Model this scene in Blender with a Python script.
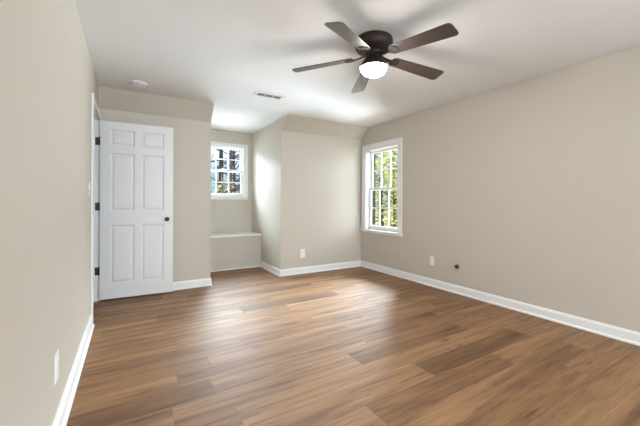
import bpy, bmesh, math, random
from mathutils import Vector, Matrix

for o in list(bpy.data.objects):
    bpy.data.objects.remove(o)
scene = bpy.context.scene
COL = scene.collection
R = math.radians

# ------------------------------------------------------------------ dimensions
H = 2.44                       # ceiling
XL, XR = -0.308, 3.555         # side walls
YB, YS, HF = 4.490, 4.260, 2.256   # back knee wall, where its slope meets the ceiling, fold height
XA, XB = 0.950, 1.992          # alcove cheeks
YF, YW = 5.335, 5.846          # bench front, alcove window wall
BENCH = 0.580
YR = -3.4                      # rear wall
XH = -1.5                      # hall beyond the door
GROUND = -3.2

# ------------------------------------------------------------------ camera
cam = bpy.data.cameras.new('camera')
camera = bpy.data.objects.new('camera', cam)
COL.objects.link(camera)
cam.sensor_width = 36.0
cam.lens = 316.63 / 640 * 36.0
cam.shift_y = -(213 - 201.24) / 640
cam.clip_start = 0.03
cam.clip_end = 400
camera.matrix_world = Matrix.Translation((0, 0, 1.1596)) @ Matrix.Rotation(-0.5408, 4, 'Z') @ Matrix.Rotation(R(90), 4, 'X') @ Matrix.Rotation(0.0042, 4, 'Z')
scene.camera = camera

# ------------------------------------------------------------------ sky
world = bpy.data.worlds.new('sky')
scene.world = world
world.use_nodes = True
wn = world.node_tree
wn.nodes.clear()
w_out = wn.nodes.new('ShaderNodeOutputWorld')
w_bg = wn.nodes.new('ShaderNodeBackground')
w_tc = wn.nodes.new('ShaderNodeTexCoord')
w_sep = wn.nodes.new('ShaderNodeSeparateXYZ')
w_ramp = wn.nodes.new('ShaderNodeValToRGB')
w_str = wn.nodes.new('ShaderNodeMapRange')
wn.links.new(w_tc.outputs['Generated'], w_sep.inputs[0])
wn.links.new(w_sep.outputs['Z'], w_ramp.inputs[0])
wn.links.new(w_sep.outputs['Z'], w_str.inputs['Value'])
w_ramp.color_ramp.elements[0].position = 0.0
w_ramp.color_ramp.elements[0].color = (0.42, 0.68, 1.0, 1)
w_ramp.color_ramp.elements[1].position = 0.3
w_ramp.color_ramp.elements[1].color = (0.86, 0.94, 1.0, 1)
w_str.inputs['From Min'].default_value = 0.08
w_str.inputs['From Max'].default_value = 0.32
w_str.inputs['To Min'].default_value = 0.66
w_str.inputs['To Max'].default_value = 2.8
wn.links.new(w_ramp.outputs[0], w_bg.inputs['Color'])
wn.links.new(w_str.outputs[0], w_bg.inputs['Strength'])
wn.links.new(w_bg.outputs[0], w_out.inputs[0])


def area_light(name, loc, target, sx, sy, power, color=(1, 1, 1)):
    l = bpy.data.lights.new(name, 'AREA')
    l.shape = 'RECTANGLE'
    l.size, l.size_y = sx, sy
    l.energy = power
    l.color = color
    o = bpy.data.objects.new(name, l)
    o.location = loc
    o.rotation_euler = (Vector(target) - Vector(loc)).to_track_quat('-Z', 'Y').to_euler()
    COL.objects.link(o)
    return o


# added fill lamp at an invented right wall opening, unseen behind the camera
area_light('near_fill_light', (XR + 0.16, -1.3, 1.45), (-0.3, 1.6, 1.7), 1.5, 1.6, 35, (0.80, 0.90, 1.0))
# added fill lamp at an invented opening in the unseen rear wall
area_light('rear_fill_light', (0.9, YR - 0.16, 1.4), (1.3, 4.0, 2.2), 1.8, 1.6, 120, (0.77, 0.885, 1.0))
# daylight arriving from the open sky at the two windows the photograph shows
area_light('alcove_sky_daylight', (1.2, 9.0, 3.9), (1.45, 5.6, 1.5), 5.0, 2.2, 2300, (0.76, 0.88, 1.0))
area_light('alcove_side_daylight', (-2.2, 8.9, 1.8), (1.9, 5.4, 1.5), 5.0, 3.6, 340, (0.84, 0.92, 1.0))
area_light('right_sky_daylight', (7.6, 5.6, 4.1), (3.4, 3.9, 1.3), 3.0, 2.2, 2900, (0.78, 0.89, 1.0))
area_light('right_side_daylight', (6.8, 1.3, 2.0), (3.6, 4.1, 1.4), 4.0, 3.4, 210, (0.86, 0.93, 1.0))
# daylight thrown up by the bright ground outside the same windows
area_light('alcove_ground_daylight', (2.5, 13.0, -1.6), (1.45, 5.0, 2.0), 8.0, 3.0, 2100, (0.76, 0.88, 1.0))
area_light('right_ground_daylight', (9.5, 6.0, -1.6), (3.0, 3.8, 1.7), 3.0, 6.0, 2200, (0.80, 0.90, 1.0))

scene.view_settings.view_transform = 'Standard'
scene.view_settings.look = 'None'
scene.view_settings.gamma = 1
scene.view_settings.use_curve_mapping = False
scene.view_settings.exposure = 0.58


# ------------------------------------------------------------------ materials
def new_mat(name):
    m = bpy.data.materials.new(name)
    m.use_nodes = True
    nt = m.node_tree
    b = nt.nodes['Principled BSDF']
    return m, nt, b


def paint(name, col, rough=0.5, bump=0.0, scale=200, spec=0.5, var=0.03, metallic=0.0):
    m, nt, b = new_mat(name)
    b.inputs['Roughness'].default_value = rough
    b.inputs['Specular IOR Level'].default_value = spec
    b.inputs['Metallic'].default_value = metallic
    tc = nt.nodes.new('ShaderNodeTexCoord')
    n = nt.nodes.new('ShaderNodeTexNoise')
    n.inputs['Scale'].default_value = 3.0
    n.inputs['Detail'].default_value = 3.0
    nt.links.new(tc.outputs['Object'], n.inputs['Vector'])
    mx = nt.nodes.new('ShaderNodeMix')
    mx.data_type = 'RGBA'
    mx.inputs[6].default_value = tuple(c * (1 - var) for c in col) + (1,)
    mx.inputs[7].default_value = tuple(min(1, c * (1 + var)) for c in col) + (1,)
    nt.links.new(n.outputs['Fac'], mx.inputs[0])
    nt.links.new(mx.outputs[2], b.inputs['Base Color'])
    if bump:
        n2 = nt.nodes.new('ShaderNodeTexNoise')
        n2.inputs['Scale'].default_value = scale
        nt.links.new(tc.outputs['Object'], n2.inputs['Vector'])
        bp = nt.nodes.new('ShaderNodeBump')
        bp.inputs['Strength'].default_value = bump
        bp.inputs['Distance'].default_value = 0.002
        nt.links.new(n2.outputs['Fac'], bp.inputs['Height'])
        nt.links.new(bp.outputs[0], b.inputs['Normal'])
    return m


M_WALL = paint('greige_wall_paint', (0.548, 0.500, 0.426), 0.55, 0.06, 260, 0.35, 0.015)
M_CEIL = paint('flat_white_ceiling_paint', (0.795, 0.80, 0.80), 0.8, 0.08, 180, 0.2, 0.01)
M_TRIM = paint('white_gloss_trim_paint', (0.80, 0.80, 0.79), 0.35, 0, spec=0.5, var=0.01)
M_DOOR = paint('white_door_paint', (0.74, 0.74, 0.73), 0.4, 0.05, 120, 0.5, 0.01)
M_PLASTIC = paint('white_plastic', (0.80, 0.80, 0.78), 0.3, 0, var=0.01)
M_BRONZE = paint('dark_bronze_metal', (0.026, 0.016, 0.012), 0.5, 0, spec=0.3, var=0.15)
M_BLACK = paint('black_hardware', (0.02, 0.02, 0.02), 0.35, 0, spec=0.5, var=0.1)
M_STEEL = paint('brushed_steel', (0.34, 0.31, 0.27), 0.4, 0, var=0.05, metallic=0.5)
M_DARK = paint('duct_shade_dark', (0.05, 0.05, 0.05), 0.7, 0, var=0.1)
M_SLOT = paint('grey_slot_plastic', (0.22, 0.22, 0.22), 0.6, 0)
M_BRICK = None


def mnode(nt, op, a, b=None, c=None):
    n = nt.nodes.new('ShaderNodeMath')
    n.operation = op
    for i, v in enumerate((a, b, c)):
        if v is None:
            continue
        if isinstance(v, (int, float)):
            n.inputs[i].default_value = v
        else:
            nt.links.new(v, n.inputs[i])
    return n.outputs[0]


def combine(nt, x, y, z=0.0):
    n = nt.nodes.new('ShaderNodeCombineXYZ')
    for i, v in enumerate((x, y, z)):
        if isinstance(v, (int, float)):
            n.inputs[i].default_value = v
        else:
            nt.links.new(v, n.inputs[i])
    return n.outputs[0]


def noise(nt, vec, scale, detail=3.0, rough=0.55, dist=0.0):
    n = nt.nodes.new('ShaderNodeTexNoise')
    n.inputs['Scale'].default_value = scale
    n.inputs['Detail'].default_value = detail
    n.inputs['Roughness'].default_value = rough
    n.inputs['Distortion'].default_value = dist
    nt.links.new(vec, n.inputs['Vector'])
    return n.outputs['Fac']


def ramp(nt, fac, stops, interp='LINEAR'):
    n = nt.nodes.new('ShaderNodeValToRGB')
    n.color_ramp.interpolation = interp
    el = n.color_ramp.elements
    while len(el) < len(stops):
        el.new(0.5)
    for e, (p, c) in zip(el, stops):
        e.position = p
        e.color = c if len(c) == 4 else tuple(c) + (1,)
    nt.links.new(fac, n.inputs[0])
    return n.outputs[0]


def mixc(nt, fac, a, b, mode='MIX'):
    n = nt.nodes.new('ShaderNodeMix')
    n.data_type = 'RGBA'
    n.blend_type = mode
    for i, v in ((0, fac), (6, a), (7, b)):
        if isinstance(v, (int, float)):
            n.inputs[i].default_value = v
        elif isinstance(v, tuple):
            n.inputs[i].default_value = v if len(v) == 4 else v + (1,)
        else:
            nt.links.new(v, n.inputs[i])
    return n.outputs[2]


def floor_material():
    m, nt, b = new_mat('oak_plank_flooring')
    tc = nt.nodes.new('ShaderNodeTexCoord')
    sp = nt.nodes.new('ShaderNodeSeparateXYZ')
    nt.links.new(tc.outputs['Object'], sp.inputs[0])
    x, y = sp.outputs['X'], sp.outputs['Y']
    W, L = 0.182, 1.22
    yr = mnode(nt, 'DIVIDE', mnode(nt, 'ADD', y, 0.05), W)
    row = mnode(nt, 'FLOOR', yr)
    fy = mnode(nt, 'FRACT', yr)
    wn1 = nt.nodes.new('ShaderNodeTexWhiteNoise')
    wn1.noise_dimensions = '1D'
    nt.links.new(row, wn1.inputs['W'])
    xr = mnode(nt, 'ADD', mnode(nt, 'DIVIDE', x, L), mnode(nt, 'MULTIPLY', wn1.outputs['Value'], 7.0))
    colm = mnode(nt, 'FLOOR', xr)
    fx = mnode(nt, 'FRACT', xr)
    wn2 = nt.nodes.new('ShaderNodeTexWhiteNoise')
    wn2.noise_dimensions = '2D'
    nt.links.new(combine(nt, row, colm), wn2.inputs['Vector'])
    pid = wn2.outputs['Value']
    base = ramp(nt, pid, [(0.0, (0.140, 0.068, 0.028)), (0.08, (0.200, 0.101, 0.043)), (0.35, (0.252, 0.133, 0.060)),
                          (0.7, (0.278, 0.150, 0.070)), (0.9, (0.240, 0.125, 0.055)), (1.0, (0.305, 0.172, 0.085))])
    # long grain, offset per plank
    gx = mnode(nt, 'ADD', mnode(nt, 'MULTIPLY', x, 1.3), mnode(nt, 'MULTIPLY', pid, 37.0))
    gy = mnode(nt, 'ADD', mnode(nt, 'MULTIPLY', y, 20.0), mnode(nt, 'MULTIPLY', pid, 91.0))
    g1 = noise(nt, combine(nt, gx, gy), 1.0, 5.0, 0.6, 0.7)
    grain = ramp(nt, g1, [(0.28, (0.38, 0.33, 0.29)), (0.41, (0.76, 0.72, 0.69)), (0.52, (1.0, 1.0, 1.0)), (0.75, (1.30, 1.31, 1.32))])
    c = mixc(nt, 1.0, base, grain, 'MULTIPLY')
    fgx = mnode(nt, 'MULTIPLY', gx, 3.0)
    fgy = mnode(nt, 'MULTIPLY', gy, 7.0)
    g2 = noise(nt, combine(nt, fgx, fgy), 1.0, 2.0, 0.5)
    fine = ramp(nt, g2, [(0.3, (0.86, 0.85, 0.84)), (0.7, (1.1, 1.1, 1.1))])
    c = mixc(nt, 1.0, c, fine, 'MULTIPLY')
    # broad cathedral tone
    g3 = noise(nt, combine(nt, mnode(nt, 'MULTIPLY', gx, 0.6), mnode(nt, 'MULTIPLY', gy, 0.35)), 1.0, 2.0)
    tone = ramp(nt, g3, [(0.3, (0.74, 0.70, 0.66)), (0.7, (1.20, 1.22, 1.24))])
    c = mixc(nt, 1.0, c, tone, 'MULTIPLY')
    # dark knots and mineral streaks
    kx = mnode(nt, 'ADD', mnode(nt, 'MULTIPLY', x, 4.2), mnode(nt, 'MULTIPLY', pid, 53.0))
    ky = mnode(nt, 'ADD', mnode(nt, 'MULTIPLY', y, 24.0), mnode(nt, 'MULTIPLY', pid, 17.0))
    k = noise(nt, combine(nt, kx, ky), 1.0, 2.0, 0.5, 1.2)
    kf = ramp(nt, k, [(0.64, (0, 0, 0)), (0.73, (1, 1, 1))])
    c = mixc(nt, mnode(nt, 'MULTIPLY', kf, 0.5), c, (0.060, 0.030, 0.016))
    # seams between planks
    ey = mnode(nt, 'MINIMUM', fy, mnode(nt, 'SUBTRACT', 1.0, fy))
    ex = mnode(nt, 'MINIMUM', fx, mnode(nt, 'SUBTRACT', 1.0, fx))
    sy = mnode(nt, 'LESS_THAN', ey, 0.008)
    sx = mnode(nt, 'LESS_THAN', ex, 0.0014)
    seam = mnode(nt, 'MAXIMUM', sx, sy)
    c = mixc(nt, mnode(nt, 'MULTIPLY', seam, 0.4), c, (0.05, 0.026, 0.014))
    nt.links.new(c, b.inputs['Base Color'])
    rr = nt.nodes.new('ShaderNodeMapRange')
    nt.links.new(g1, rr.inputs['Value'])
    rr.inputs['To Min'].default_value = 0.58
    rr.inputs['To Max'].default_value = 0.50
    nt.links.new(rr.outputs[0], b.inputs['Roughness'])
    b.inputs['Specular IOR Level'].default_value = 0.5
    bp = nt.nodes.new('ShaderNodeBump')
    bp.inputs['Strength'].default_value = 0.12
    bp.inputs['Distance'].default_value = 0.002
    nt.links.new(mnode(nt, 'SUBTRACT', g1, mnode(nt, 'MULTIPLY', seam, 1.0)), bp.inputs['Height'])
    nt.links.new(bp.outputs[0], b.inputs['Normal'])
    return m


M_FLOOR = floor_material()


def brick_material():
    m, nt, b = new_mat('dark_exterior_brick')
    tc = nt.nodes.new('ShaderNodeTexCoord')
    n = nt.nodes.new('ShaderNodeTexNoise')
    n.inputs['Scale'].default_value = 12
    nt.links.new(tc.outputs['Object'], n.inputs['Vector'])
    c = ramp(nt, n.outputs['Fac'], [(0.35, (0.007, 0.0065, 0.005)), (0.65, (0.014, 0.012, 0.010))])
    nt.links.new(c, b.inputs['Base Color'])
    b.inputs['Roughness'].default_value = 0.9
    return m


M_BRICK = brick_material()


def glass_material():
    m = bpy.data.materials.new('window_glass')
    m.use_nodes = True
    nt = m.node_tree
    nt.nodes.clear()
    out = nt.nodes.new('ShaderNodeOutputMaterial')
    tr = nt.nodes.new('ShaderNodeBsdfTransparent')
    tr.inputs[0].default_value = (0.95, 0.97, 0.96, 1)
    gl = nt.nodes.new('ShaderNodeBsdfGlossy')
    gl.inputs['Roughness'].default_value = 0.02
    fr = nt.nodes.new('ShaderNodeFresnel')
    fr.inputs['IOR'].default_value = 1.35
    mx = nt.nodes.new('ShaderNodeMixShader')
    ge = nt.nodes.new('ShaderNodeNewGeometry')
    front = nt.nodes.new('ShaderNodeMath')
    front.operation = 'SUBTRACT'
    front.inputs[0].default_value = 1.0
    nt.links.new(ge.outputs['Backfacing'], front.inputs[1])
    fm = nt.nodes.new('ShaderNodeMath')
    fm.operation = 'MULTIPLY'
    nt.links.new(fr.outputs[0], fm.inputs[0])
    nt.links.new(front.outputs[0], fm.inputs[1])
    nt.links.new(fm.outputs[0], mx.inputs[0])
    nt.links.new(tr.outputs[0], mx.inputs[1])
    nt.links.new(gl.outputs[0], mx.inputs[2])
    nt.links.new(mx.outputs[0], out.inputs[0])
    return m


M_GLASS = glass_material()


def lamp_material():
    m, nt, b = new_mat('lit_frosted_glass')
    b.inputs['Base Color'].default_value = (0.9, 0.88, 0.82, 1)
    b.inputs['Emission Color'].default_value = (1.0, 0.985, 0.96, 1)
    b.inputs['Emission Strength'].default_value = 135.0
    return m


M_LAMP = lamp_material()


def blade_material():
    m, nt, b = new_mat('dark_walnut_fan_blade')
    tc = nt.nodes.new('ShaderNodeTexCoord')
    mp = nt.nodes.new('ShaderNodeMapping')
    mp.inputs['Scale'].default_value = (2, 40, 2)
    nt.links.new(tc.outputs['Object'], mp.inputs[0])
    n = nt.nodes.new('ShaderNodeTexNoise')
    n.inputs['Scale'].default_value = 2.0
    nt.links.new(mp.outputs[0], n.inputs['Vector'])
    c = ramp(nt, n.outputs['Fac'], [(0.3, (0.030, 0.018, 0.012)), (0.7, (0.052, 0.033, 0.023))])
    nt.links.new(c, b.inputs['Base Color'])
    b.inputs['Roughness'].default_value = 0.33
    b.inputs['IOR'].default_value = 2.0
    return m


M_BLADE = blade_material()


def ground_material():
    m, nt, b = new_mat('leaf_litter_and_grass')
    tc = nt.nodes.new('ShaderNodeTexCoord')
    n1 = noise(nt, tc.outputs['Object'], 0.12, 3.0)
    n2 = noise(nt, tc.outputs['Object'], 1.5, 4.0)
    a = ramp(nt, n2, [(0.3, (0.24, 0.15, 0.08)), (0.7, (0.50, 0.34, 0.19))])
    g = ramp(nt, n2, [(0.3, (0.07, 0.10, 0.03)), (0.7, (0.20, 0.26, 0.08))])
    c = mixc(nt, ramp(nt, n1, [(0.48, (0, 0, 0)), (0.58, (1, 1, 1))]), a, g)
    nt.links.new(c, b.inputs['Base Color'])
    b.inputs['Roughness'].default_value = 0.95
    return m


M_GROUND = ground_material()


def leaf_material(name, dark, light):
    m, nt, b = new_mat(name)
    tc = nt.nodes.new('ShaderNodeTexCoord')
    f = noise(nt, tc.outputs['Object'], 2.6, 2.0)
    c = ramp(nt, f, [(0.35, dark), (0.65, light)])
    nt.links.new(c, b.inputs['Base Color'])
    b.inputs['Roughness'].default_value = 0.6
    tl = nt.nodes.new('ShaderNodeBsdfTranslucent')
    nt.links.new(c, tl.inputs[0])
    mx = nt.nodes.new('ShaderNodeMixShader')
    mx.inputs[0].default_value = 0.5
    nt.links.new(b.outputs[0], mx.inputs[1])
    nt.links.new(tl.outputs[0], mx.inputs[2])
    nt.links.new(mx.outputs[0], nt.nodes['Material Output'].inputs[0])
    return m


M_LEAF_YELLOW = leaf_material('yellow_green_leaves', (0.20, 0.22, 0.05), (0.80, 0.78, 0.34))
M_LEAF_GREEN = leaf_material('mid_green_leaves', (0.07, 0.11, 0.025), (0.26, 0.32, 0.09))
M_LEAF_BROWN = leaf_material('russet_brown_leaves', (0.16, 0.10, 0.05), (0.42, 0.30, 0.15))
M_BARK = paint('grey_brown_bark', (0.040, 0.033, 0.028), 0.95, 0.0, 30, 0.2, 0.3)


# ------------------------------------------------------------------ mesh helpers
def finish(name, bm, mat, parent=None, smooth=False, bevel=0.0, bseg=2):
    bmesh.ops.recalc_face_normals(bm, faces=bm.faces)
    me = bpy.data.meshes.new(name)
    bm.to_mesh(me)
    bm.free()
    me.materials.append(mat)
    o = bpy.data.objects.new(name, me)
    COL.objects.link(o)
    if smooth:
        for p in me.polygons:
            p.use_smooth = True
    if bevel:
        md = o.modifiers.new('bevel', 'BEVEL')
        md.width = bevel
        md.segments = bseg
        md.limit_method = 'ANGLE'
        md.angle_limit = R(40)
    if parent is not None:
        o.parent = parent
    return o


def box(bm, lo, hi):
    x0, y0, z0 = (min(a, b) for a, b in zip(lo, hi))
    x1, y1, z1 = (max(a, b) for a, b in zip(lo, hi))
    v = [bm.verts.new(p) for p in ((x0, y0, z0), (x1, y0, z0), (x1, y1, z0), (x0, y1, z0), (x0, y0, z1), (x1, y0, z1), (x1, y1, z1), (x0, y1, z1))]
    for f in ((0, 3, 2, 1), (4, 5, 6, 7), (0, 1, 5, 4), (1, 2, 6, 5), (2, 3, 7, 6), (3, 0, 4, 7)):
        bm.faces.new([v[i] for i in f])


def prism(bm, poly, fn, a, b):
    """poly: list of 2D points; fn(p, t) -> 3D point; extruded from t=a to t=b"""
    A = [bm.verts.new(fn(p, a)) for p in poly]
    B = [bm.verts.new(fn(p, b)) for p in poly]
    bm.faces.new(A)
    bm.faces.new(B[::-1])
    n = len(poly)
    for i in range(n):
        bm.faces.new((A[i], A[(i + 1) % n], B[(i + 1) % n], B[i]))


def lathe(bm, prof, seg=40, center=(0, 0, 0), axis='Z'):
    rings = []
    for r, h in prof:
        ring = []
        if r < 1e-6:
            pts = [(0, 0)]
        else:
            pts = [(r * math.cos(2 * math.pi * i / seg), r * math.sin(2 * math.pi * i / seg)) for i in range(seg)]
        for a, b in pts:
            q = {'Z': (a, b, h), 'X': (h, a, b), 'Y': (a, h, b)}[axis]
            ring.append(bm.verts.new(Vector(q) + Vector(center)))
        rings.append(ring)
    for A, B in zip(rings, rings[1:]):
        if len(A) == 1 and len(B) == 1:
            continue
        for i in range(seg):
            j = (i + 1) % seg
            if len(A) == 1:
                bm.faces.new((A[0], B[j], B[i]))
            elif len(B) == 1:
                bm.faces.new((A[i], A[j], B[0]))
            else:
                bm.faces.new((A[i], A[j], B[j], B[i]))


def tag(o, label, cat, group=None, kind=None):
    o['label'] = label
    o['category'] = cat
    if group:
        o['group'] = group
    if kind:
        o['kind'] = kind
    return o


def empty(name, loc):
    o = bpy.data.objects.new(name, None)
    o.location = loc
    o.empty_display_size = 0.1
    COL.objects.link(o)
    return o


def structure(o, label, cat):
    return tag(o, label, cat, None, 'structure')


def copy_tree(o, parent=None):
    c = o.copy()
    COL.objects.link(c)
    if parent is not None:
        c.parent = parent
    for ch in [k for k in bpy.data.objects if k.parent == o]:
        copy_tree(ch, c)
    return c


# ------------------------------------------------------------------ room shell
bm = bmesh.new()
box(bm, (XH, YR - 0.15, -0.15), (XR + 0.12, YW + 0.12, 0))
structure(finish('floor', bm, M_FLOOR), 'warm brown oak plank floor running across the empty room', 'floor')

bm = bmesh.new()
box(bm, (XH - 0.1, YR - 0.15, H), (XR + 0.25, YW + 0.25, H + 0.15))
structure(finish('ceiling', bm, M_CEIL), 'flat white ceiling carrying the dark ceiling fan', 'ceiling')

DO0, DO1, DZ = 3.665, 4.425, 2.084      # door opening in the left wall
bm = bmesh.new()
box(bm, (XL - 0.12, YR, 0), (XL, DO0, H))
box(bm, (XL - 0.12, DO0, DZ), (XL, DO1, H))
box(bm, (XL - 0.12, DO1, 0), (XL, YB + 0.1, H))
structure(finish('wall_left', bm, M_WALL), 'pale greige wall along the left edge with a doorway', 'wall')

# right wall with its window opening
W1 = dict(u0=3.575, u1=4.348, z0=0.672, z1=2.048)
bm = bmesh.new()
N0, N1, NZ0, NZ1 = -2.05, -0.55, 0.66, 2.06      # unseen opening added to let the near fill lamp in
box(bm, (XR, YR, 0), (XR + 0.12, N0, H))
box(bm, (XR, N1, 0), (XR + 0.12, W1['u0'], H))
box(bm, (XR, N0, 0), (XR + 0.12, N1, NZ0))
box(bm, (XR, N0, NZ1), (XR + 0.12, N1, H))
box(bm, (XR, W1['u1'], 0), (XR + 0.12, YW + 0.2, H))
box(bm, (XR, W1['u0'], 0), (XR + 0.12, W1['u1'], W1['z0']))
box(bm, (XR, W1['u0'], W1['z1']), (XR + 0.12, W1['u1'], H))
structure(finish('wall_right', bm, M_WALL), 'long greige wall on the right with a tall window', 'wall')
bm = bmesh.new()
x0, x1 = XR + 0.121, XR + 0.192
box(bm, (x0, YR, -3.2), (x1, N0, H + 0.3))
box(bm, (x0, N1, -3.2), (x1, W1['u0'] + 0.02, H + 0.3))
box(bm, (x0, N0, -3.2), (x1, N1, NZ0))
box(bm, (x0, N0, NZ1), (x1, N1, H + 0.3))
box(bm, (x0, W1['u1'] - 0.02, -3.2), (x1, YW + 0.3, H + 0.3))
box(bm, (x0, W1['u0'] + 0.02, -3.2), (x1, W1['u1'] - 0.02, W1['z0'] - 0.0))
box(bm, (x0, W1['u0'] + 0.02, W1['z1'] - 0.0), (x1, W1['u1'] - 0.02, H + 0.3))
structure(finish('wall_exterior', bm, M_BRICK), 'dark outer wall skin seen as the reveal beside the right window', 'wall')

prof = [(YB, 0), (YB, HF - 0.022), (YS + 0.055, H), (YW + 0.2, H), (YW + 0.2, 0)]
bm = bmesh.new()
prism(bm, prof, lambda p, t: (t, p[0], p[1]), XL, XA)
structure(finish('wall_back_left', bm, M_WALL), 'greige knee wall with sloped top behind the open white door', 'wall')
prof = [(YB, 0), (YB, HF - 0.006), (YS - 0.03, H), (YW + 0.2, H), (YW + 0.2, 0)]
bm = bmesh.new()
prism(bm, prof, lambda p, t: (t, p[0], p[1]), XB, XR)
structure(finish('wall_back_right', bm, M_WALL), 'greige knee wall with sloped top between alcove and right wall', 'wall')

W2 = dict(u0=1.075, u1=1.826, z0=1.252, z1=2.156)
bm = bmesh.new()
for lo, hi in (((XA, 0), (W2['u0'], H)), ((W2['u1'], 0), (XB, H)), ((W2['u0'], 0), (W2['u1'], W2['z0'])), ((W2['u0'], W2['z1']), (W2['u1'], H))):
    box(bm, (lo[0], YW, lo[1]), (hi[0], YW + 0.15, hi[1]))
structure(finish('wall_alcove', bm, M_WALL), 'greige end wall of the dormer alcove around its small window', 'wall')

# rear wall behind the camera, and the hall beyond the door
bm = bmesh.new()
box(bm, (XH, YR - 0.1, 0), (0.0, YR, H))
box(bm, (1.8, YR - 0.1, 0), (XR, YR, H))
box(bm, (0.0, YR - 0.1, 0), (1.8, YR, 0.6))  # opening added here so the rear fill lamp reaches the room
box(bm, (0.0, YR - 0.1, 2.2), (1.8, YR, H))
structure(finish('wall_rear', bm, M_WALL), 'greige wall behind the camera with a wide opening added for fill light', 'wall')
bm = bmesh.new()
box(bm, (XH - 0.1, YR - 0.1, 0), (XH, YW, H))
box(bm, (XH, YB + 0.1, 0), (XL, YB + 0.2, H))
box(bm, (XH, 2.6, 0), (XL - 0.12, 2.7, H))
structure(finish('wall_hall', bm, M_WALL), 'greige hall walls beyond the doorway in the left wall', 'wall')

# ------------------------------------------------------------------ baseboards (mitred sweeps)
BB = [(0, 0), (0.022, 0), (0.022, 0.012), (0.017, 0.020), (0.013, 0.022), (0.013, 0.082), (0.009, 0.094), (0.004, 0.104), (0, 0.104)]


def sweep(name, pts, i, side, label, prof=BB):
    """one mitred length of baseboard along pts[i]..pts[i+1]; side=+1: room on the left of the path"""
    P = [Vector((p[0], p[1])) for p in pts]

    def off(k, d):
        def nrm(a, b):
            t = (b - a).normalized()
            return Vector((-t.y, t.x)) * side
        if k == 0:
            return P[0] + nrm(P[0], P[1]) * d
        if k == len(P) - 1:
            return P[-1] + nrm(P[-2], P[-1]) * d
        n1, n2 = nrm(P[k - 1], P[k]), nrm(P[k], P[k + 1])
        return P[k] + (n1 + n2) / (1 + n1.dot(n2)) * d
    bm = bmesh.new()
    A, B = [], []
    for d, z in prof:
        a, b = off(i, d), off(i + 1, d)
        A.append(bm.verts.new((a.x, a.y, z)))
        B.append(bm.verts.new((b.x, b.y, z)))
    bm.faces.new(A)
    bm.faces.new(B[::-1])
    n = len(prof)
    for k in range(n):
        bm.faces.new((A[k], A[(k + 1) % n], B[(k + 1) % n], B[k]))
    return structure(finish(name, bm, M_TRIM), label, 'baseboard')


path = [(XB, YF), (XB, YB), (XR, YB), (XR, YR)]
sweep('baseboard_alcove', path, 0, -1 if False else -1, 'white baseboard on the right cheek of the alcove')
sweep('baseboard_back', path, 1, -1, 'white baseboard under the back knee wall right of the alcove')
sweep('baseboard_right', path, 2, -1, 'long white baseboard along the right wall')
path = [(XL + 0.02, YB), (XA, YB), (XA, YF)]
sweep('baseboard_door', path, 0, -1, 'short white baseboard right of the open door')
sweep('baseboard_alcove_left', path, 1, -1, 'white baseboard on the left cheek of the alcove')
sweep('baseboard_left', [(XL, YR), (XL, DO0 - 0.085)], 0, -1, 'white baseboard along the left wall', [(d * 1.45, z * 1.08) for d, z in BB])

# ------------------------------------------------------------------ windows


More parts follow.
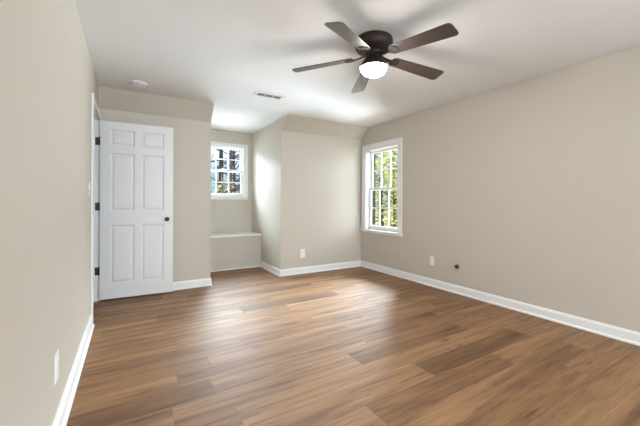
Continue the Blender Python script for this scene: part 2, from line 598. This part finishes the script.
def window(name, label, W, wallpos, mapf, sash_d, inner, ext, casing_w, stool_ext, apron_h, head_w=None, stile=0.05, bottom_rail=0.068):
    """mapf(u, w, z): w = depth from the inner wall face towards outside"""
    root = empty(name, mapf((W['u0'] + W['u1']) / 2, 0, W['z0']))
    structure(root, label, 'window')
    inv = Matrix.Translation(-root.location)

    def mb(boxes, part, mat, parent, bevel=0.0):
        bm = bmesh.new()
        for (u0, w0, z0), (u1, w1, z1) in boxes:
            box(bm, mapf(u0, w0, z0), mapf(u1, w1, z1))
        base = root.location
        bmesh.ops.translate(bm, verts=bm.verts, vec=-base)
        return finish(part, bm, mat, parent, bevel=bevel)
    u0, u1, z0, z1 = W['u0'], W['u1'], W['z0'], W['z1']
    c = casing_w
    hw = head_w or c
    t = 0.018
    mb([((u0 - c, -t, z0), (u0, -0.0005, z1)), ((u1, -t, z0), (u1 + c, -0.0005, z1)), ((u0 - c, -t, z1), (u1 + c, -0.0005, z1 + hw)),
        ((u0 - c - 0.004, -t - 0.006, z0), (u0 - c + 0.018, -t, z1 + hw)), ((u1 + c - 0.018, -t - 0.006, z0), (u1 + c + 0.004, -t, z1 + hw)),
        ((u0 - c - 0.004, -t - 0.006, z1 + hw - 0.018), (u1 + c + 0.004, -t, z1 + hw + 0.004))], 'casing', M_TRIM, root, 0.003)
    mb([((u0 - c - stool_ext, -t - 0.022, z0 - 0.022), (u1 + c + stool_ext, -0.0005, z0 + 0.001)), ((u0 + .0125, -0.0005, z0 - 0.0), (u1 - .0125, sash_d, z0 + 0.004))], 'stool', M_TRIM, root, 0.004)
    mb([((u0 - c, -t + 0.003, z0 - 0.022 - apron_h), (u1 + c, -0.0005, z0 - 0.022))], 'apron', M_TRIM, root, 0.003)
    j = 0.012
    mb([((u0, 0, z0), (u0 + j, ext, z1)), ((u1 - j, 0, z0), (u1, ext, z1)), ((u0 + j, 0, z1 - j), (u1 - j, ext, z1)), ((u0 + j, sash_d, z0), (u1 - j, ext, z0 + j))], 'jamb', M_TRIM, root)
    a0, a1 = u0 + j, u1 - j
    zm = W.get('zm', (z0 + z1) / 2)

    def sash(part, w, zb, zt, rb, rt):
        th = 0.030
        s = mb([((a0, w, zb), (a0 + stile, w + th, zt)), ((a1 - stile, w, zb), (a1, w + th, zt)),
                ((a0 + stile, w, zb), (a1 - stile, w + th, zb + rb)), ((a0 + stile, w, zt - rt), (a1 - stile, w + th, zt))], part, M_TRIM, root, 0.003)
        g0, g1, h0, h1 = a0 + stile, a1 - stile, zb + rb, zt - rt
        m = 0.008
        pw = (g1 - g0) / 3
        bars = [((g0 + pw * k - m, w + 0.003, h0), (g0 + pw * k + m, w + th - 0.004, h1)) for k in (1, 2)]
        hm = (h0 + h1) / 2
        bars.append(((g0, w + 0.004, hm - m), (g1, w + th - 0.005, hm + m)))
        mb(bars, 'muntin_grid', M_TRIM, s)
        mb([((g0, w + 0.013, h0), (g1, w + 0.017, h1))], 'glass', M_GLASS, s)
        return s
    lower = sash('lower_sash', sash_d, z0 + 0.004, zm + 0.022, bottom_rail, 0.040)
    sash('upper_sash', sash_d + 0.033, zm - 0.022, z1 - j, 0.040, inner)
    um = (u0 + u1) / 2
    mb([((um - 0.03, sash_d - 0.004, zm + 0.022), (um + 0.03, sash_d + 0.026, zm + 0.030)), ((um - 0.012, sash_d - 0.01, zm + 0.030), (um + 0.03, sash_d + 0.012, zm + 0.040))], 'sash_lock', M_TRIM, lower, 0.002)
    return root, mb


W1['zm'] = 1.372
w1, mb1 = window('window_1', 'tall white double-hung window in the right wall, trees outside', W1, XR,
                 lambda u, w, z: Vector((XR + w, u, z)), 0.056, 0.040, 0.121, 0.088, 0.02, 0.032)
lt = mb1([((4.285, 0.018, 0.677), (4.310, 0.030, 0.690)), ((4.287, 0.012, 0.690), (4.304, 0.026, 0.700))], 'sill_latch', M_STEEL, w1, 0.002)
mb1([((4.318, 0.012, 2.018), (4.334, 0.030, 2.034))], 'head_latch', M_BLACK, w1, 0.002)
W2['zm'] = 1.716
window('window_2', 'small white grid window at the end of the dormer alcove', W2, YW,
       lambda u, w, z: Vector((u, YW + w, z)), 0.020, 0.028, 0.150, 0.080, 0.008, 0.045, head_w=0.056, stile=0.028, bottom_rail=0.045)

# ------------------------------------------------------------------ window seat in the alcove
seat = empty('window_seat', ((XA + XB) / 2, YF, 0))
tag(seat, 'built-in alcove window seat with white top and greige front panel', 'bench')


def part_box(name, boxes, mat, parent, bevel=0.0, smooth=False):
    bm = bmesh.new()
    for lo, hi in boxes:
        box(bm, lo, hi)
    base = parent
    loc = Vector((0, 0, 0))
    while base is not None:
        loc += Vector(base.location)
        base = base.parent
    bmesh.ops.translate(bm, verts=bm.verts, vec=-loc)
    return finish(name, bm, mat, parent, bevel=bevel, smooth=smooth)


part_box('front_panel', [((XA + 0.001, YF, 0.001), (XB - 0.001, YF + 0.02, BENCH - 0.024))], M_WALL, seat)
part_box('seat_top', [((XA + 0.001, YF - 0.030, BENCH - 0.024), (XB - 0.001, YW - 0.001, BENCH))], M_TRIM, seat, 0.005)
part_box('bottom_trim', [((XA + 0.023, YF - 0.016, 0.001), (XB - 0.023, YF, 0.022))], M_TRIM, seat, 0.006)

# ------------------------------------------------------------------ door
# casing and jamb of the doorway in the left wall
bm = bmesh.new()
cw = 0.066
for a, b in ((DO0 - 0.082, DO0), (DO1, min(DO1 + cw, YB - 0.004))):
    box(bm, (XL + 0.0005, a, 0), (XL + 0.016, b, DZ))
box(bm, (XL + 0.0005, DO0 - 0.082, DZ), (XL + 0.016, min(DO1 + cw, YB - 0.004), DZ + cw))
structure(finish('trim_1', bm, M_TRIM, bevel=0.004), 'white casing around the doorway in the left wall', 'trim')
bm = bmesh.new()
jt = 0.004
box(bm, (XL - 0.12, DO1 - jt, 0), (XL, DO1, DZ - jt))
box(bm, (XL - 0.12, DO0, 0), (XL, DO0 + jt, DZ - jt))
box(bm, (XL - 0.12, DO0, DZ - jt), (XL, DO1, DZ))
for a, b in ((DO1 - jt - 0.011, DO1 - jt), (DO0 + jt, DO0 + jt + 0.011)):
    box(bm, (XL - 0.075, a, 0), (XL - 0.038, b, DZ - jt))
box(bm, (XL - 0.075, DO0, DZ - jt - 0.011), (XL - 0.038, DO1, DZ - jt))
structure(finish('trim_2', bm, M_TRIM), 'white jamb lining the doorway in the left wall', 'trim')

DX0, DX1 = -0.292, 0.466
DY = 4.386                                  # room face of the opened leaf
DB, DT = 0.022, 2.072
door = empty('door_1', (XL + 0.006, DY + 0.017, DB))
structure(door, 'white six-panel interior door standing open against the back wall', 'door')


def panel_leaf():
    """flat leaf with six recessed, raised-field panels on its visible face"""
    bm = bmesh.new()
    cols = [(-0.194, 0.050), (0.116, 0.364)]
    rows = [(0.192, 0.872), (1.032, 1.708), (1.790, 1.982)]
    xs = sorted({DX0, DX1, *[v for c in cols for v in c]})
    zs = sorted({DB, DT, *[v for r in rows for v in r]})
    holes = {(c[0], r[0]) for c in cols for r in rows}
    for side, yy in ((-1, DY), (1, DY + 0.035)):
        for i in range(len(xs) - 1):
            for k in range(len(zs) - 1):
                a, b, c, d = xs[i], xs[i + 1], zs[k], zs[k + 1]
                if (a, c) in holes:
                    # nested rings: (inset, depth)
                    prev = None
                    for ins, dep in ((0, 0), (0.010, 0.007), (0.022, 0.008), (0.040, 0.002)):
                        y = yy - side * dep
                        ring = [bm.verts.new(q) for q in ((a + ins, y, c + ins), (b - ins, y, c + ins), (b - ins, y, d - ins), (a + ins, y, d - ins))]
                        if prev:
                            for q in range(4):
                                bm.faces.new((prev[q], prev[(q + 1) % 4], ring[(q + 1) % 4], ring[q]))
                        prev = ring
                    bm.faces.new(prev)
                else:
                    bm.faces.new([bm.verts.new(q) for q in ((a, yy, c), (b, yy, c), (b, yy, d), (a, yy, d))])
    y0, y1 = DY, DY + 0.035
    for q in (((DX0, y0, DB), (DX0, y1, DB), (DX0, y1, DT), (DX0, y0, DT)), ((DX1, y0, DB), (DX1, y1, DB), (DX1, y1, DT), (DX1, y0, DT)),
              ((DX0, y0, DB), (DX1, y0, DB), (DX1, y1, DB), (DX0, y1, DB)), ((DX0, y0, DT), (DX1, y0, DT), (DX1, y1, DT), (DX0, y1, DT))):
        bm.faces.new([bm.verts.new(p) for p in q])
    bmesh.ops.remove_doubles(bm, verts=bm.verts, dist=1e-5)
    bmesh.ops.translate(bm, verts=bm.verts, vec=-Vector(door.location))
    return finish('door_leaf', bm, M_DOOR, door)


leaf = panel_leaf()
# knob with rose, on the visible side and behind
bm = bmesh.new()
kx, kz = 0.399, 0.930
lathe(bm, [(0, 0.0), (0.024, 0.0), (0.028, -0.002), (0.028, -0.006), (0.022, -0.010), (0.011, -0.012), (0.010, -0.030), (0.018, -0.034), (0.025, -0.042), (0.026, -0.050), (0.022, -0.058), (0.012, -0.062), (0, -0.063)], 32,
      (kx, DY, kz), 'Y')
bmesh.ops.translate(bm, verts=bm.verts, vec=-Vector(door.location))
kn = finish('door_knob', bm, M_BLACK, door, smooth=True)
kn['label'] = 'black round door knob'
for zc in (1.838, 1.088, 0.346):
    bm = bmesh.new()
    hx, hy = XL + 0.001, DO1 - jt
    box(bm, (XL - 0.034, hy - 0.0035, zc - 0.045), (XL + 0.002, hy - 0.0005, zc + 0.045))
    lathe(bm, [(0, -0.046), (0.007, -0.046), (0.007, 0.046), (0, 0.046)], 12, (XL + 0.008, hy - 0.008, zc))
    lathe(bm, [(0, 0.046), (0.005, 0.046), (0.006, 0.051), (0, 0.054)], 12, (XL + 0.008, hy - 0.008, zc))
    bmesh.ops.translate(bm, verts=bm.verts, vec=-Vector(door.location))
    h = finish('hinge', bm, M_BLACK, door)
    h['label'] = 'black door hinge'

door.rotation_euler = (0, 0, R(-3.0))

# ------------------------------------------------------------------ ceiling fan
FX, FY = 1.6476, 1.9297
fan = empty('ceiling_fan', (FX, FY, H))
tag(fan, 'dark bronze flush-mount ceiling fan with five blades and lit bowl lamp', 'ceiling fan')


def fan_lathe(name, prof, mat, parent=fan, seg=48):
    bm = bmesh.new()
    lathe(bm, [(r, z - H) for r, z in prof], seg)
    return finish(name, bm, mat, parent, smooth=True)


mh = fan_lathe('motor_housing', [(0, 2.4395), (0.136, 2.4395), (0.145, 2.434), (0.148, 2.422), (0.149, 2.395), (0.146, 2.376), (0.134, 2.358), (0.112, 2.348), (0.092, 2.344), (0.088, 2.340), (0, 2.340)], M_BRONZE)
mh.modifiers.new('e', 'EDGE_SPLIT').split_angle = R(50)
fan_lathe('hub', [(0, 2.340), (0.070, 2.340), (0.074, 2.336), (0.074, 2.318), (0.062, 2.312), (0.048, 2.310), (0.048, 2.304), (0, 2.304)], M_BRONZE)
fan_lathe('light_fitter', [(0, 2.308), (0.044, 2.308), (0.052, 2.303), (0.068, 2.286), (0.090, 2.258), (0.104, 2.236), (0.108, 2.222), (0.108, 2.214), (0.1045, 2.213), (0.1045, 2.224), (0, 2.225)], M_BRONZE)
bowl = [(0.101, 2.224)]
for k in range(0, 13):
    t = k / 12 * math.pi / 2
    bowl.append((0.103 * math.cos(t) if k < 12 else 0, 2.219 - 0.074 * math.sin(t)))
sh = fan_lathe('lamp_bowl', bowl, M_LAMP)
sh['label'] = 'glowing frosted glass lamp bowl'

PITCH = R(-12)
BZ = 2.308
for k, ang in enumerate((135.26, 207.26, 279.26, 351.26, 63.26)):
    # blade, in its own frame: x along the blade
    bm = bmesh.new()
    r0, r1, w0, w1_ = 0.165, 0.668, 0.052, 0.068
    pts = []
    rc = 0.030

    def arc(cx, cy, r, a0, a1, n=6):
        return [(cx + r * math.cos(R(a0 + (a1 - a0) * i / n)), cy + r * math.sin(R(a0 + (a1 - a0) * i / n))) for i in range(n + 1)]
    pts += arc(r1 - rc, w1_ - rc, rc, 0, 90)[::1]
    pts += arc(r0 + 0.034, w0 - 0.034, 0.034, 90, 180)
    pts += arc(r0 + 0.034, -w0 + 0.034, 0.034, 180, 270)
    pts += arc(r1 - rc, -w1_ + rc, rc, 270, 360)
    prism(bm, pts, lambda p, t: (p[0], p[1], t), 0.0, 0.006)
    bl = finish('blade', bm, M_BLADE, fan, bevel=0.0015)
    bl.location = (0, 0, BZ - H)
    bl.rotation_euler = (Matrix.Rotation(R(ang), 3, 'Z') @ Matrix.Rotation(R(5), 3, 'Y') @ Matrix.Rotation(PITCH, 3, 'X')).to_euler()
    # bracket under the blade root, reaching in to the hub
    bm = bmesh.new()
    out = [(0.060, 0.020), (0.110, 0.014), (0.150, 0.018), (0.172, 0.040), (0.196, 0.046), (0.222, 0.036), (0.232, 0.014)]
    poly = out + [(a, -b) for a, b in out[::-1]]
    prism(bm, poly, lambda p, t: (p[0], p[1], t + max(0, (0.15 - p[0]) / 0.09) * 0.014), -0.006, -0.0005)
    for sx_, sy_ in ((0.190, 0.024), (0.190, -0.024), (0.216, 0.0)):
        lathe(bm, [(0, -0.010), (0.004, -0.0095), (0.006, -0.006), (0, -0.006)], 10, (sx_, sy_, 0))
    finish('blade_iron', bm, M_BRONZE, bl, bevel=0.001)

# ------------------------------------------------------------------ small fittings
# smoke detector
sd = empty('smoke_detector', (0.075, 3.985, H))
tag(sd, 'round white smoke detector on the ceiling above the open door', 'smoke detector')
bm = bmesh.new()
lathe(bm, [(r * 1.3, z * 0.75) for r, z in [(0, -0.0005), (0.070, -0.0005), (0.072, -0.004), (0.071, -0.014), (0.066, -0.016), (0, -0.016)]], 40)
finish('mounting_base', bm, M_PLASTIC, sd, smooth=True)
bm = bmesh.new()
lathe(bm, [(r * 1.3, z * 0.75) for r, z in [(0, -0.016), (0.062, -0.016), (0.064, -0.022), (0.060, -0.034), (0.048, -0.040), (0, -0.042)]], 40)
cover = finish('cover', bm, M_PLASTIC, sd, smooth=True)
bm = bmesh.new()
for i in range(14):
    a = 2 * math.pi * i / 14
    m = Matrix.Rotation(a, 4, 'Z')
    n0 = len(bm.verts)
    box(bm, (0.0715, -0.010, -0.0245), (0.0835, 0.010, -0.0185))
    bm.verts.ensure_lookup_table()
    bmesh.ops.transform(bm, matrix=m, verts=bm.verts[n0:])
finish('grille_slots', bm, M_SLOT, cover)

# ceiling register
ve = empty('ceiling_vent', (1.445, 3.615, H))
tag(ve, 'white louvered air vent in the ceiling before the alcove', 'vent')
vx, vy = 0.180, 0.078
bm = bmesh.new()
ix, iy = 0.150, 0.050
for lo, hi in (((-vx, -vy), (vx, -iy)), ((-vx, iy), (vx, vy)), ((-vx, -iy), (-ix, iy)), ((ix, -iy), (vx, iy)), ((-0.056, -iy), (-0.048, iy)), ((0.048, -iy), (0.056, iy))):
    box(bm, (lo[0], lo[1], -0.008), (hi[0], hi[1], -0.0005))
finish('frame', bm, M_PLASTIC, ve, bevel=0.002)
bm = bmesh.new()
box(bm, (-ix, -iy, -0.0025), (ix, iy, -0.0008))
finish('duct_shade_sheet', bm, M_DARK, ve)  # dark sheet on the closed ceiling; the duct's shade is its colour
for i in range(4):
    yc = -iy + (i + 0.5) * (2 * iy / 4)
    bm = bmesh.new()
    for xa, xb in ((-ix, -0.056), (-0.048, 0.048), (0.056, ix)):
        tilt = 0.0045
        A = [(yc - 0.003, -0.0065), (yc - 0.002, -0.0075), (yc + 0.003, -0.0032), (yc + 0.002, -0.0028)]
        prism(bm, A, lambda p, t: (t, p[0], p[1]), xa, xb)
    finish('slat', bm, M_PLASTIC, ve)


def outlet(loc, rotz, label, sc=1.0):
    """duplex receptacle; local frame: +y faces the room"""
    r = empty('outlet', loc)
    r.rotation_euler = (0, 0, rotz)
    tag(r, label, 'outlet', 'wall outlets')
    bm = bmesh.new()
    box(bm, (-0.037 * sc, 0.0005, -0.060 * sc), (0.037 * sc, 0.006, 0.060 * sc))
    finish('cover_plate', bm, M_PLASTIC, r, bevel=0.003)
    for s in (-1, 1):
        bm = bmesh.new()
        lathe(bm, [(0, 0.006), (0.017, 0.006), (0.0168, 0.009), (0, 0.009)], 24, (0, 0, s * 0.0195), 'Y')
        soc = finish('socket', bm, M_PLASTIC, r)
        bm = bmesh.new()
        box(bm, (-0.008, 0.0088, s * 0.0195 + 0.000), (-0.0055, 0.0094, s * 0.0195 + 0.009))
        box(bm, (0.0055, 0.0088, s * 0.0195 + 0.000), (0.008, 0.0094, s * 0.0195 + 0.008))
        box(bm, (-0.0025, 0.0088, s * 0.0195 - 0.011), (0.0025, 0.0094, s * 0.0195 - 0.006))
        finish('slots', bm, M_SLOT, soc)
    bm = bmesh.new()
    lathe(bm, [(0, 0.006), (0.0035, 0.006), (0.003, 0.0075), (0, 0.0078)], 12, (0, 0, 0), 'Y')
    finish('screw', bm, M_PLASTIC, r, smooth=True)
    return r


outlet((2.373, YB, 0.323), math.pi, 'white outlet low on the back knee wall right of the alcove', 1.1)
outlet((XR, 2.925, 0.350), math.pi / 2, 'white outlet low on the right wall beneath and right of the window')
outlet((XL, 1.995, 0.342), -math.pi / 2, 'white outlet low on the left wall, nearest the camera', 1.15)

# light switch beside the doorway
sw = empty('light_switch', (XL, 3.400, 1.255))
sw.rotation_euler = (0, 0, -math.pi / 2)
tag(sw, 'white light switch on the left wall just before the doorway', 'light switch')
bm = bmesh.new()
box(bm, (-0.037, 0.0005, -0.060), (0.037, 0.006, 0.060))
finish('cover_plate', bm, M_PLASTIC, sw, bevel=0.003)
bm = bmesh.new()
prism(bm, [(0.006, -0.012), (0.008, -0.012), (0.017, 0.006), (0.015, 0.011), (0.006, 0.012)], lambda p, t: (t, p[0], p[1]), -0.005, 0.005)
finish('toggle', bm, M_PLASTIC, sw)

# cable jack on the right wall
cj = empty('cable_jack', (XR, 2.540, 0.340))
cj.rotation_euler = (0, 0, math.pi / 2)
tag(cj, 'small round metal cable jack low on the right wall', 'cable jack')
bm = bmesh.new()
lathe(bm, [(0, 0.0005), (0.034, 0.0005), (0.033, 0.003), (0.027, 0.005), (0, 0.005)], 28, (0, 0, 0), 'Y')
finish('wall_plate', bm, M_STEEL, cj, smooth=False)
bm = bmesh.new()
lathe(bm, [(0, 0.005), (0.019, 0.005), (0.019, 0.011), (0.013, 0.013), (0.013, 0.032), (0.010, 0.034), (0, 0.034)], 20, (0, 0, 0), 'Y')
cn = finish('connector', bm, M_BLACK, cj)
cn['label'] = 'dark threaded connector'

# ------------------------------------------------------------------ outside: ground and trees
bm = bmesh.new()
box(bm, (-40, -20, GROUND - 0.3), (140, 140, GROUND))
structure(finish('ground', bm, M_GROUND), 'tan leaf-strewn ground and grass beyond the windows', 'ground')

rng = random.Random(7)


def tube(bm, pts, radii, seg=8):
    rings = []
    for i, (p, r) in enumerate(zip(pts, radii)):
        p = Vector(p)
        d = (Vector(pts[min(i + 1, len(pts) - 1)]) - Vector(pts[max(i - 1, 0)])).normalized()
        a = d.orthogonal().normalized()
        b = d.cross(a)
        rings.append([bm.verts.new(p + (a * math.cos(2 * math.pi * k / seg) + b * math.sin(2 * math.pi * k / seg)) * r) for k in range(seg)])
    for A, B in zip(rings, rings[1:]):
        for k in range(seg):
            bm.faces.new((A[k], A[(k + 1) % seg], B[(k + 1) % seg], B[k]))
    bm.faces.new(rings[0][::-1])
    bm.faces.new(rings[-1])


def tree(name, x, y, height, rad, label, cat, group, leafmat=None, crown=None, nleaf=0, lsize=0.2, nbranch=10, bmin=0.25):
    """trunk with branches; optional crown of leaf quads. crown = (z centre, radius xy, radius z)"""
    root = empty(name, (x, y, GROUND))
    tag(root, label, cat, group)
    bm = bmesh.new()
    lean = (rng.uniform(-.03, .03), rng.uniform(-.03, .03))
    pts = [(lean[0] * height * t + rng.uniform(-.05, .05) * (t > 0), lean[1] * height * t, height * t) for t in [0, .12, .25, .4, .55, .7, .85, 1]]
    tube(bm, pts, [rad * 1.25, rad, rad * .93, rad * .82, rad * .66, rad * .5, rad * .32, rad * .12], 10)
    for i in range(nbranch):
        t = rng.uniform(bmin, .95)
        a = rng.uniform(0, 2 * math.pi)
        L = height * rng.uniform(.10, .22) * (1.15 - t * .6)
        z = height * t
        s = Vector((lean[0] * z, lean[1] * z, z))
        up = rng.uniform(.15, .7)
        e1 = s + Vector((math.cos(a), math.sin(a), up * .6)) * L * .5
        e2 = e1 + Vector((math.cos(a + rng.uniform(-.5, .5)), math.sin(a + rng.uniform(-.5, .5)), up + .2)) * L * .5
        r = rad * (1 - t) * .45 + .015
        tube(bm, [s, e1, e2], [r, r * .65, r * .2], 5)
        for q in range(2):
            e3 = e1 + Vector((rng.uniform(-1, 1), rng.uniform(-1, 1), rng.uniform(0, .9))) * L * .35
            tube(bm, [e1, e3], [r * .45, r * .12], 4)
    finish('trunk', bm, M_BARK, root, smooth=True)
    if nleaf:
        cz, cr, ch = crown
        bm = bmesh.new()
        clumps = [(rng.gauss(0, .5) * cr, rng.gauss(0, .5) * cr, cz + rng.uniform(-1, 1) * ch) for _ in range(max(8, nleaf // 60))]
        for i in range(nleaf):
            c = clumps[i % len(clumps)]
            p = Vector((c[0] + rng.gauss(0, .22) * cr, c[1] + rng.gauss(0, .22) * cr, c[2] + rng.gauss(0, .14) * ch))
            s = lsize * rng.uniform(.6, 1.35)
            q = Matrix.Rotation(rng.uniform(0, 6.28), 3, 'Z') @ Matrix.Rotation(rng.uniform(-1.2, 1.2), 3, 'X')
            vs = [bm.verts.new(p + q @ Vector(v) * s) for v in ((-.5, 0, 0), (0, -.32, .06), (.6, 0, 0), (0, .32, .06))]
            bm.faces.new(vs)
        me = bpy.data.meshes.new('foliage')
        bm.to_mesh(me)
        bm.free()
        me.materials.append(leafmat)
        f = bpy.data.objects.new('foliage', me)
        COL.objects.link(f)
        f.parent = root
    return root


def polar(az, d):
    return d * math.sin(R(az)), d * math.cos(R(az))


# beyond the right window (azimuth measured from +Y towards +X)
G1 = 'leafy trees outside the right window'
for az, d, hh, rd, mat, crown, nl, ls in (
        (41.9, 20, 13, .06, M_LEAF_YELLOW, (6.3, 1.9, 3.2), 1200, .22),
        (44.4, 25, 15, .11, M_LEAF_YELLOW, (7.0, 2.3, 4.0), 1500, .25),
        (47.6, 18, 13, .10, M_LEAF_YELLOW, (6.3, 1.7, 3.2), 1000, .20),
        (39.0, 27, 15, .14, M_LEAF_GREEN, (7.0, 2.6, 4.2), 1300, .25),
        (50.0, 26, 16, .14, M_LEAF_YELLOW, (7.5, 2.6, 4.2), 1200, .25),
        (46.0, 36, 16, .14, M_LEAF_GREEN, (8.0, 3.0, 4.0), 1500, .32),
        (42.4, 32, 16, .10, M_LEAF_YELLOW, (7.0, 2.4, 4.6), 2200, .30)):
    x, y = polar(az, d)
    tree('leafy_tree', x, y, hh, rd, 'yellow-green leafy tree with dark trunk outside the right window' if mat is M_LEAF_YELLOW else 'mid-green leafy tree standing deep behind others outside right window', 'tree', G1 if mat is M_LEAF_YELLOW else 'green trees outside the right window', mat, crown, nl, ls, 12)
G2 = 'green shrubs outside the right window'
for az, d, hh, nl in ((40.5, 17, 3.4, 900), (43.2, 15, 3.1, 900), (48.3, 21, 3.5, 800), (45.3, 30, 4.0, 800)):
    x, y = polar(az, d)
    tree('shrub', x, y, hh, .05, 'rounded mid-green shrub low outside the right window', 'shrub', G2, M_LEAF_GREEN, (hh * .5, 1.5, hh * .45), nl, .2, 5, .2)
# beyond the alcove window: bare woodland
G3 = 'bare trees outside the alcove window'
for az, d, hh, rd in ((11.9, 16, 17, .075), (13.1, 24, 19, .11), (14.0, 19, 16, .06), (15.1, 15, 15, .07), (16.2, 23, 18, .09), (17.0, 17, 16, .06), (17.9, 27, 18, .11), (9.6, 21, 18, .14), (19.6, 20, 18, .14)):
    x, y = polar(az, d)
    tree('bare_tree', x, y, hh, rd, 'bare dark-trunked tree against the sky outside the alcove window', 'tree', G3, None, None, 0, 0, 26, .22)
G4 = 'russet brush outside the alcove window'
for az, d, hh, nl, mat in ((11.6, 30, 6.6, 700, M_LEAF_BROWN), (14.3, 22, 5.3, 500, M_LEAF_YELLOW), (16.9, 26, 6.3, 800, M_LEAF_BROWN), (19.5, 22, 5.6, 600, M_LEAF_BROWN)):
    x, y = polar(az, d)
    if mat is M_LEAF_YELLOW:
        tree('shrub', x, y, hh, .06, 'yellowish shrub among bare trees outside the alcove window', 'shrub', None, mat, (hh * .55, 1.6, hh * .42), nl, .22, 6, .2)
    else:
        tree('shrub', x, y, hh, .06, 'russet brown brush among bare trees outside the alcove window', 'shrub', G4, mat, (hh * .55, 2.0, hh * .42), nl, .22, 6, .2)
